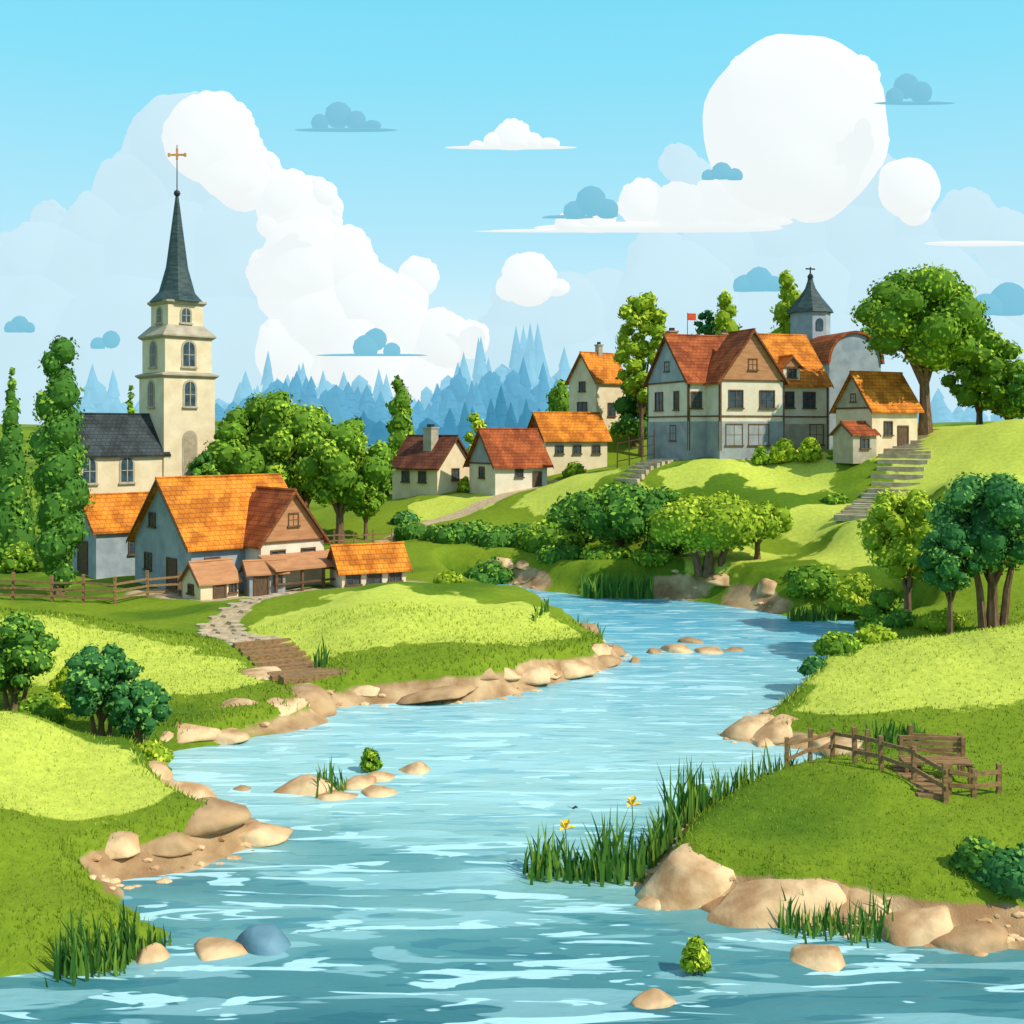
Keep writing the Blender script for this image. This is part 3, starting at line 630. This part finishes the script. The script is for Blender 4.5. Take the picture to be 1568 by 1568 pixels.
block(s,2.0,-4.4,0,-math.pi/2,4.6,5.0,3.5,3.3,'white','rust','gable',wins=[('R',0,4.5,.7,.8),('R',-1.2,1.9,1.0,.9),('R',1.2,1.9,1.0,.9),('L',0,2,1,1)],frame='timber',gables='R')
pb=MB()
pb.hexa([(-.7,-9.0,1.7),(5.0,-9.0,1.7),(5.0,-6.6,2.5),(-.7,-6.6,2.5),(-.7,-9.0,1.85),(5.0,-9.0,1.85),(5.0,-6.6,2.65),(-.7,-6.6,2.65)]); pb.obj('porch_roof',[M['gable']],parent=s)
pb=MB()
for q in (-.5,1.5,3.2,4.8): pb.box(q-.08,q+.08,-8.8,-8.64,-1,1.75)
pb.box(-.6,4.9,-8.84,-8.6,.75,.87); pb.obj('porch_posts',[M['timber']],parent=s)
s=site('barn',186,88,42); block(s,0,0,0,0,6,5.0,3.5,2.3,'blueg','orange',wins=[('L',0,0,1.7,2.4,'door'),('F',0,1.5,.9,1)],frame='timber')
s=site('garden_shed',322,75,42); block(s,0,0,0,0,2.7,2.6,1.25,1.15,'cream','gable',wins=[('F',0,0,.7,1.0,'door'),('F',.95,.5,.4,.5),('L',0,.5,.6,.5)],frame='timber',over=.2,th=.1)
s=site('garden_shed',405,76,25); block(s,0,0,0,0,2.4,1.8,1.5,.6,'grey','gable',wins=[('F',-.4,0,.8,1.3,'door'),('F',.7,.7,.5,.5)],frame='timber',over=.25,th=.1)
s=site('garden_shed',468,81,20); block(s,0,0,0,0,1.9,1.9,1.2,.9,'blueg','rust',wins=[('F',0,.5,.6,.6)],frame='timber',over=.2,th=.1)
s=site('farm_shed',563,79,25); block(s,0,0,0,0,4.6,3.0,1.2,1.35,'white','orange',wins=[('F',-1.5,.2,.9,.7),('F',0,.2,.9,.7),('F',1.5,.3,.8,.6)],gable='grey',frame='timber',over=.35)
s=site('cottage',662,116,-38); block(s,0,0,0,0,6.2,5.4,2.6,2.9,'cream','brownroof',wins=[('F',-1.2,1.0,.9,1.0),('F',1.1,1.0,.9,1.0),('R',0,1.2,1.0,1.1)],frame='timber'); chimney(s,.6,-.9,3.5,6.4,.55)
s=site('cottage',778,112,32); block(s,0,0,0,0,6.0,5.0,2.7,3.1,'white','rust',wins=[('F',1.8,0,.8,1.7,'door'),('F',-.3,1.3,.8,.7),('L',0,1.2,.9,1)],gable='grey',frame='timber',over=.45)  # grey gable has the shade of the left end put into its colour
s=site('cottage',868,119,22,.2); block(s,0,0,0,0,7.0,5.0,3.1,2.5,'cream','orange',wins=[('F',-2,1.5,.8,.8),('F',.0,1.5,.8,.8),('F',2.2,1.5,.8,.8),('L',0,1.4,1,1)],gable='rust',frame='timber',over=.4)
s=site('cottage',915,128,38); block(s,0,0,0,0,4.6,4.6,5.2,3.0,'cream','orange',wins=[('F',0,1.2,1,1.4),('L',0,4.0,.9,1.0),('L',0,.9,1.5,1.8)],frame='timber'); chimney(s,.2,0,6.5,9.2,.3)
s=site('manor_house',1127,107,20)
block(s,-3.6,0,0,0,7.4,8.0,6.3,4.2,'white','rust',wins=[('L',-1.6,3.7,1.4,1.6),('L',1.8,3.7,.8,1.6),('L',0,7.3,.8,.8),('L',1.2,.9,1.0,1.3),('F',-2.9,3.8,.9,1.4)],frame='timber',beams=(3.0,),base=('grey',2.6),gable='blueg',gables='L')  # left gable coloured blue-grey to carry its shade
block(s,-2.2,-4.6,0,-math.pi/2,3.6,6.6,6.3,4.3,'white','rust','gable',wins=[('R',0,7.2,.8,.9),('R',-1.7,3.8,1.3,1.5),('R',1.5,3.8,1.4,1.5),('R',-1.9,.5,1.6,1.8),('R',.6,.5,2.0,1.8)],frame='timber',gables='R',beams=(3.0,),base=('grey',2.6))
block(s,3.7,-.4,0,0,7.0,8.0,6.2,4.6,'white','orange',wins=[('F',-.9,3.9,1.2,1.4),('F',1.4,3.9,1.2,1.4),('F',2.2,.5,1.4,1.8),('R',0,4,1.1,1.3)],frame='timber',beams=(3.0,),base=('stone',2.4))
block(s,3.3,-3.0,6.5,-math.pi/2,2.6,1.8,1.2,.9,'white','orange',gable='gable',wins=[('R',0,.2,.8,.8)],frame='timber',gables='R',over=.2,sink=.5,th=.1)
chimney(s,-6.2,1.2,8,11,.4,'gable'); chimney(s,-1,.6,9,10.9,.35,'gable')
mb=MB(); mb.ring([(.04,10.4),(.03,12.8)],6,-5.2,0); mb.obj('flag_pole',[M['metal']],parent=s)
mb=MB(); mb.box(-5.17,-4.3,-.015,.015,12.1,12.75); mb.obj('flag',[M['red']],parent=s)
s=site('chapel',1282,117,14)
zg=s.location.z
R_=2.9; hb=wz(560,117)-zg
prof=[(-R_,-1),(R_,-1)]+[(R_*math.cos(math.pi*i/12),hb+R_*1.05*math.sin(math.pi*i/12)) for i in range(13)]
mb=MB(); mb.prism(prof,lambda u,n,z:(u,n,z),-3.5,3.5); mb.obj('nave_walls',[M['blueg']],parent=s)
def arcshell(R0,R1,k=12):
    o=[(R1*math.cos(math.pi*i/k),hb+R1*1.05*math.sin(math.pi*i/k)) for i in range(k+1)]; i_=[(R0*math.cos(math.pi*i/k),hb+R0*1.05*math.sin(math.pi*i/k)) for i in range(k,-1,-1)]
    return o,i_
o_,i_=arcshell(R_+.02,R_+.28); mb=MB()
for k in range(12):
    quad=[o_[k],o_[k+1],i_[11-k],i_[12-k]]
    b0=len(mb.v); mb.v+=[(u,-3.75,z) for u,z in quad]+[(u,3.8,z) for u,z in quad]
    for q in ((0,1,2,3),(7,6,5,4),(0,4,5,1),(3,2,6,7)): mb.f.append([b0+i for i in q]); mb.m.append(0)
mb.obj('barrel_roof',[M['rust']],parent=s)
e=bpy.data.objects.new('front',None); scene.collection.objects.link(e); e.parent=s
windows(e,5.8,7.0,[('F',0,hb*.35,1.0,2.4,'arch')],'stone')
zt=wz(478,121)-zg
mb=MB(); mb.ring([(2.1,-1),(2.1,zt)],8,-.6,4.5,0,rot=.39); mb.obj('bell_tower',[M['blueg']],parent=s)
mb=MB(); mb.ring([(2.45,zt-.1),(2.3,zt+.25),(1.2,zt+1.6),(.55,zt+2.6),(.3,zt+3.4),(.28,zt+3.6)],8,-.6,4.5,rot=.39); mb.obj('bell_tower_roof',[M['spire']],parent=s)
mb=MB(); mb.ring([(.1,zt+3.5),(.32,zt+3.7),(.32,zt+3.95),(.08,zt+4.2),(.07,zt+4.9)],8,-.6,4.5); mb.box(-1.15,-.05,4.45,4.55,zt+4.6,zt+4.75); mb.obj('tower_cross',[M['metal']],parent=s)
mb=MB(); mb.prism(archpoly(-.6,zt-2.1,.8,1.3),lambda u,n,z:(u,4.5-1.95-n,z),0,.08); mb.obj('tower_window',[M['darkw']],parent=s)
s=site('cottage',1342,99,26); block(s,0,0,0,0,5.2,4.4,3.8,2.9,'cream','orange',wins=[('F',.9,0,1.0,2.1,'door'),('F',-.8,1.4,.8,1.1),('L',0,1.4,.9,1.0),('L',0,4.3,.5,.6)],gable='stone',frame='timber',gables='L',over=.4)
block(s,-3.8,-1.4,0,0,2.6,2.4,1.5,.9,'stone','rust',wins=[('F',0,.3,.8,.8)],frame='timber',over=.25,th=.1)
# ------------------------------------------------------------------ steps
def steps(name,p0,p1,n,width,mat='step',thick=.16,dep=.5,lift=.10):
    (a0,d0),(a1,d1)=p0,p1; o=empty(name,(wx(a0,d0),d0,0)); x0,y0=wx(a0,d0),d0; x1,y1=wx(a1,d1),d1
    dirv=Vector((x1-x0,y1-y0,0)).normalized(); pr=Vector((-dirv.y,dirv.x,0)); mb=MB()
    for i in range(n):
        t=i/(n-1); c=Vector((x0+(x1-x0)*t,y0+(y1-y0)*t,0)); z=gz(c.x,c.y)+lift
        wv=width*random.uniform(.9,1.06)/2; dp=dep/2; off=pr*random.uniform(-.1,.1)
        pts=[]
        for zz in (z-thick-.3,z+.03):
            for sx_,sy_ in ((-1,-1),(1,-1),(1,1),(-1,1)):
                q=c+off+pr*sx_*wv+dirv*sy_*dp; pts.append((q.x-x0,q.y-y0,zz+random.uniform(-.015,.015)))
        mb.hexa(pts)
    mb.obj('treads',[M[mat]],parent=o)
steps('stone_steps',(1415,100),(1322,83),24,4.2,dep=.6,lift=.16); steps('stone_steps',(1030,103),(960,99),10,2.6,dep=.4,lift=.14)
steps('wooden_steps',(400,57),(480,50),11,3.0,mat='wood',dep=.42,lift=.2)
steps('wooden_steps',(1385,34.0),(1432,31.6),8,.9,mat='wood',dep=.24,lift=.1)
def flag_path(name,pts,w,n):
    mb=MB(); P=[(wx(a,d),d) for a,d in pts]
    o=empty(name,(P[0][0],P[0][1],0))
    for i in range(n):
        t=(i+.5)/n*(len(P)-1); k=min(int(t),len(P)-2); f=t-k
        x=P[k][0]+(P[k+1][0]-P[k][0])*f; y=P[k][1]+(P[k+1][1]-P[k][1])*f
        for q in (-1,0,1):
            xx=x+q*w/3+random.uniform(-.08,.08); yy=y+random.uniform(-.1,.1)+q*.15; z=gz(xx,yy); r=w/6.6*random.uniform(.85,1.1); ry=.36*random.uniform(.8,1.1)
            pl=[(xx+r*math.cos(t_)*random.uniform(.9,1.15)-P[0][0],yy+ry*math.sin(t_)*random.uniform(.9,1.15)-P[0][1]) for t_ in [j*math.pi/3.5 for j in range(7)]]
            b0=len(mb.v); mb.v+=[(u,v_,z-.1) for u,v_ in pl]+[(u,v_,z+.07) for u,v_ in pl]
            mb.f.append([b0+7+j for j in range(7)]); mb.m.append(0)
            for j in range(7): mb.f.append([b0+j,b0+(j+1)%7,b0+7+(j+1)%7,b0+7+j]); mb.m.append(0)
    mb.obj('flagstones',[M['step']],parent=o)
flag_path('flagstone_path',[(450,75),(400,70),(335,64),(345,60),(395,57)],2.6,17)
# ------------------------------------------------------------------ fences
def beam(mb,p,q,w=.05,h=.06):
    p=Vector(p);q=Vector(q); dv=(q-p).normalized(); s=dv.cross(Vector((0,0,1))).normalized()*w; u=s.cross(dv).normalized()*h
    mb.hexa([p-s-u,p+s-u,q+s-u,q-s-u,p-s+u,p+s+u,q+s+u,q-s+u])
def fence(name,pts,spacing=2.0,hgt=1.3,rails=(.45,.95),w=.06,mat='wood'):
    P=[Vector((wx(a,d),d,0)) for a,d in pts]; posts=[]
    for A,B in zip(P[:-1],P[1:]):
        n=max(1,round((B-A).length/spacing))
        for i in range(n): posts.append(A+(B-A)*i/n)
    posts.append(P[-1]); o=empty(name,(P[0].x,P[0].y,0)); mb=MB(); r=MB(); org=Vector((P[0].x,P[0].y,0))
    for p in posts: p.z=gz(p.x,p.y)
    for p in posts:
        b0=p-org; tl=Vector((random.uniform(-.05,.05),random.uniform(-.05,.05),0)); hh_=hgt*random.uniform(.94,1.08)
        q=b0+tl+Vector((0,0,hh_)); b1=b0-Vector((0,0,.4)); k=w
        mb.hexa([b1+Vector(c) for c in ((-k,-k,0),(k,-k,0),(k,k,0),(-k,k,0))]+[q+Vector(c) for c in ((-k,-k,0),(k,-k,0),(k,k,0),(-k,k,0))])
    for A,B in zip(posts[:-1],posts[1:]):
        for h_ in rails:
            j=random.uniform(-.05,.05); beam(r,A-org+Vector((0,-w-.02,h_+j)),B-org+Vector((0,-w-.02,h_-j)),w*.4,w*.9)
    mb.obj('posts',[M[mat]],parent=o); r.obj('rails',[M[mat]],parent=o)
fence('wooden_fence',[(-40,73),(80,72.5),(175,72),(275,76)],2.2,1.7,(.35,.8,1.25),.08)
fence('wooden_fence',[(450,93),(600,96)],1.6,1.2,(.4,.85)); fence('wooden_fence',[(945,108),(1002,105)],1.3,2.8,(.8,1.7,2.5),.05)
fence('wooden_fence',[(1205,35.2),(1275,36),(1330,35)],1.0,.95,(.35,.75),.06)
fence('wooden_fence',[(1310,34.5),(1350,33.5),(1400,32.6),(1448,31.4)],1.0,1.05,(.4,.85),.065); fence('wooden_fence',[(1395,35.5),(1470,35.3)],1.2,1.2,(.5,1.0),.06)
fence('wooden_fence',[(1452,32.2),(1490,32.1),(1530,32.4)],.8,.85,(.3,.65),.065)
bx=wx(1432,33.6); by=33.6; o=empty('wooden_bench',(bx,by,gz(bx,by)),math.radians(-6)); mb=MB()
for k in range(4): mb.box(-1.0,1.0,-.42+k*.2,-.25+k*.2,.5,.55)
mb.obj('seat',[M['wood']],parent=o); mb=MB()
for k in range(3): mb.box(-1.0,1.0,.42,.47,.65+k*.17,.77+k*.17)
mb.obj('backrest',[M['wood']],parent=o); mb=MB()
for sx_ in (-.9,.9):
    mb.box(sx_-.05,sx_+.05,-.4,-.3,-.3,.5); mb.box(sx_-.05,sx_+.05,.32,.42,-.3,1.12); mb.box(sx_-.04,sx_+.04,-.3,.32,.36,.44)
mb.obj('legs',[M['wood']],parent=o)
# ------------------------------------------------------------------ clouds
def cloudmat(name,col,em,alb):
    m,nt,b=nodes(name); b.inputs['Base Color'].default_value=(*alb,1); b.inputs['Roughness'].default_value=1; b.inputs['Specular IOR Level'].default_value=0
    no=N(nt,'ShaderNodeTexNoise'); no.inputs['Scale'].default_value=.012; no.inputs['Detail'].default_value=4; tc=N(nt,'ShaderNodeTexCoord'); nt.links.new(tc.outputs['Object'],no.inputs['Vector'])
    r=ramp(nt,[(.35,tuple(c*.97 for c in col)),(.65,col)]); nt.links.new(no.outputs['Fac'],r.inputs['Fac']); nt.links.new(r.outputs[0],b.inputs['Emission Color'])
    b.inputs['Emission Strength'].default_value=em; nosample(m); return m  # clouds glow to imitate light scattered inside them
cw=cloudmat('white_cloud',(.94,.98,1.0),.92,(.10,.10,.10)); cp=cloudmat('pale_cloud',(.64,.88,1.0),.93,(.025,.03,.03)); cbm=cloudmat('blue_cloud',(.24,.64,.84),.85,(.02,.03,.03))
def cloud(puffs,D,mat,name='cloud',small=True,base=None):
    V=[];F=[];off=0; k=D/K
    lst=[]
    for p in puffs:
        a,e,r=p[:3]; sx_=p[3] if len(p)>3 else 1.0; sz_=p[4] if len(p)>4 else 1.0
        lst.append((a,e,r,sx_,sz_))
        if small and 22<r<125 and sz_==1.0:
            for i in range(int(4+r/10)):
                t=random.uniform(-.3,math.pi+.3); rr=r*random.uniform(.14,.34); lst.append((a+math.cos(t)*(r-rr*.7),e-math.sin(t)*(r-rr*.7),rr,1,1))
    a0=sum(q[0] for q in lst)/len(lst); cx=wx(a0,D)
    for a,e,r,sx_,sz_ in lst:
        thin=sz_<.5
        iv,jf=ICO[4 if r>60 else (3 if r>25 else 2)]; dd=D+(0 if thin else random.uniform(-.25,.25)*r*k)
        c=np.array([wx(a,dd)-cx,dd-D,wz(e,dd)]); R=r*k
        sd=Vector((random.random()*30,0,0))
        disp=np.array([1+.05*noise.noise(Vector(p)*2.2+sd) for p in iv])[:,None]
        vv=iv*disp*np.array([R*sx_,R*(.08 if thin else .5),R*sz_])+c
        if base is not None:
            zb=wz(base,D); vv[:,2]=np.where(vv[:,2]<zb,zb-(zb-vv[:,2])*.04,vv[:,2])
        V.append(vv); F.append(jf+off); off+=len(iv)
    return new_obj(name,np.concatenate(V),np.concatenate(F),[mat],smooth=True,loc=(cx,D,0))
cloud([(1218,194,140),(1300,222,60),(1245,275,66),(1170,292,60),(1100,310,42),(1040,318,40),(985,312,38),(910,335,34),(870,345,22),(1290,250,50),(1130,305,44),(1150,110,32),(1310,120,36),(1010,349,190,1,.05),(860,356,135,1,.04),(1130,340,85,1,.1)],1200,cw,base=354)
cloud([(1392,288,47),(1400,320,26),(1370,270,24)],1180,cw,small=False)
cloud([(285,235,92),(210,300,70),(160,350,60),(75,335,28),(60,400,60),(0,430,70),(130,430,90),(250,420,130),(350,420,110),(60,520,110),(200,540,120),(340,540,110),(0,620,120),(100,640,120)],1500,cp)
cloud([(322,212,70),(352,250,56),(375,270,54),(460,330,64),(440,300,40),(470,400,70),(520,400,55),(430,420,50),(560,460,62),(500,490,70),(440,450,48),(640,425,32),(615,460,42),(600,500,60),(670,520,48),(720,520,30),(560,550,70),(640,570,60),(450,540,60)],1200,cw)
cloud([(1010,400,50),(1100,390,60),(1200,370,70),(1300,370,80),(1400,390,70),(1480,340,50),(1540,370,50),(1568,420,60),(1040,460,90),(1200,470,120),(1400,480,120),(1560,500,110),(930,470,60),(810,455,58),(870,480,60),(800,540,80),(900,560,90),(1050,580,120),(1300,600,120),(1500,600,120),(700,600,80),(1040,250,30),(1065,270,28),(1320,280,60)],1500,cp,small=True)
cloud([(810,428,42),(850,440,24,1,.6),(780,440,22)],1350,cw)
cloud([(785,212,29),(755,218,16),(815,218,16),(782,226,100,1,.03),(840,221,18,1,.6),(730,222,12,1,.6)],1200,cw,base=227)
for P_,b_ in (([(518,176,21),(545,185,16),(490,188,14),(530,199,78,1,.04),(570,192,14,1,.6)],201),([(1388,132,20),(1410,142,18),(1370,148,14),(1400,158,62,1,.04)],160),([(905,308,24),(880,325,18),(930,322,18),(870,333,40,1,.1)],334),([(1105,264,16),(1085,270,11),(1125,270,13)],275),
  ([(575,520,18),(560,532,20),(600,538,14),(570,544,85,1,.03)],545),([(1162,430,22),(1140,438,18),(1185,438,16)],446),([(1545,462,30),(1510,475,26)],482),([(30,497,14),(18,503,12),(44,503,10)],509),([(170,520,14),(150,528,12)],534)):
    cloud(P_,1120,cbm,small=False,base=b_)
cloud([(1500,373,85,1,.05)],1150,cw,small=False)
# ------------------------------------------------------------------ light, sky, camera
az=Vector((.80,-.46,0)).normalized(); el=math.radians(44)
sd=Vector((az.x*math.cos(el),az.y*math.cos(el),math.sin(el)))
L=bpy.data.lights.new('sun','SUN'); L.energy=4.3; L.angle=math.radians(.5); L.color=(1,.93,.80)
so=bpy.data.objects.new('sun',L); scene.collection.objects.link(so); so.rotation_euler=sd.to_track_quat('Z','Y').to_euler(); so.location=(60,-40,80)
w=bpy.data.worlds.new('World'); scene.world=w; w.use_nodes=True; nt=w.node_tree; bg=nt.nodes['Background']
sky=N(nt,'ShaderNodeTexSky'); sky.sky_type='NISHITA'; sky.sun_disc=False; sky.sun_elevation=el; sky.sun_rotation=math.atan2(sd.x,sd.y)
tc=N(nt,'ShaderNodeTexCoord'); sp=N(nt,'ShaderNodeSeparateXYZ'); nt.links.new(tc.outputs['Generated'],sp.inputs[0])
r=ramp(nt,[(0,(.82,.95,1)),(.06,(.76,.94,1)),(.16,(.48,.85,1.0)),(.30,(.26,.80,1.0)),(.38,(.20,.76,1.0)),(.55,(.34,.52,.72)),(1,(.34,.42,.55))]); nt.links.new(sp.outputs['Z'],r.inputs[0])
ms=N(nt,'ShaderNodeVectorMath',operation='SCALE'); nt.links.new(r.outputs[0],ms.inputs[0]); ms.inputs['Scale'].default_value=10.3
mx=N(nt,'ShaderNodeMix',data_type='RGBA'); mx.inputs[0].default_value=.88; nt.links.new(sky.outputs[0],mx.inputs[6]); nt.links.new(ms.outputs[0],mx.inputs[7])
nt.links.new(mx.outputs[2],bg.inputs['Color']); bg.inputs['Strength'].default_value=.1
cam=bpy.data.cameras.new('camera'); co=bpy.data.objects.new('camera',cam); scene.collection.objects.link(co)
co.location=(0,0,H); co.rotation_euler=(math.radians(90),0,0); cam.lens=39.6; cam.sensor_width=36; cam.shift_y=-(784-660)/1568; cam.clip_end=9000; cam.clip_start=.5
scene.camera=co
scene.view_settings.view_transform='Standard'; scene.view_settings.look='None'; scene.view_settings.exposure=0
print('objects',len(bpy.data.objects))
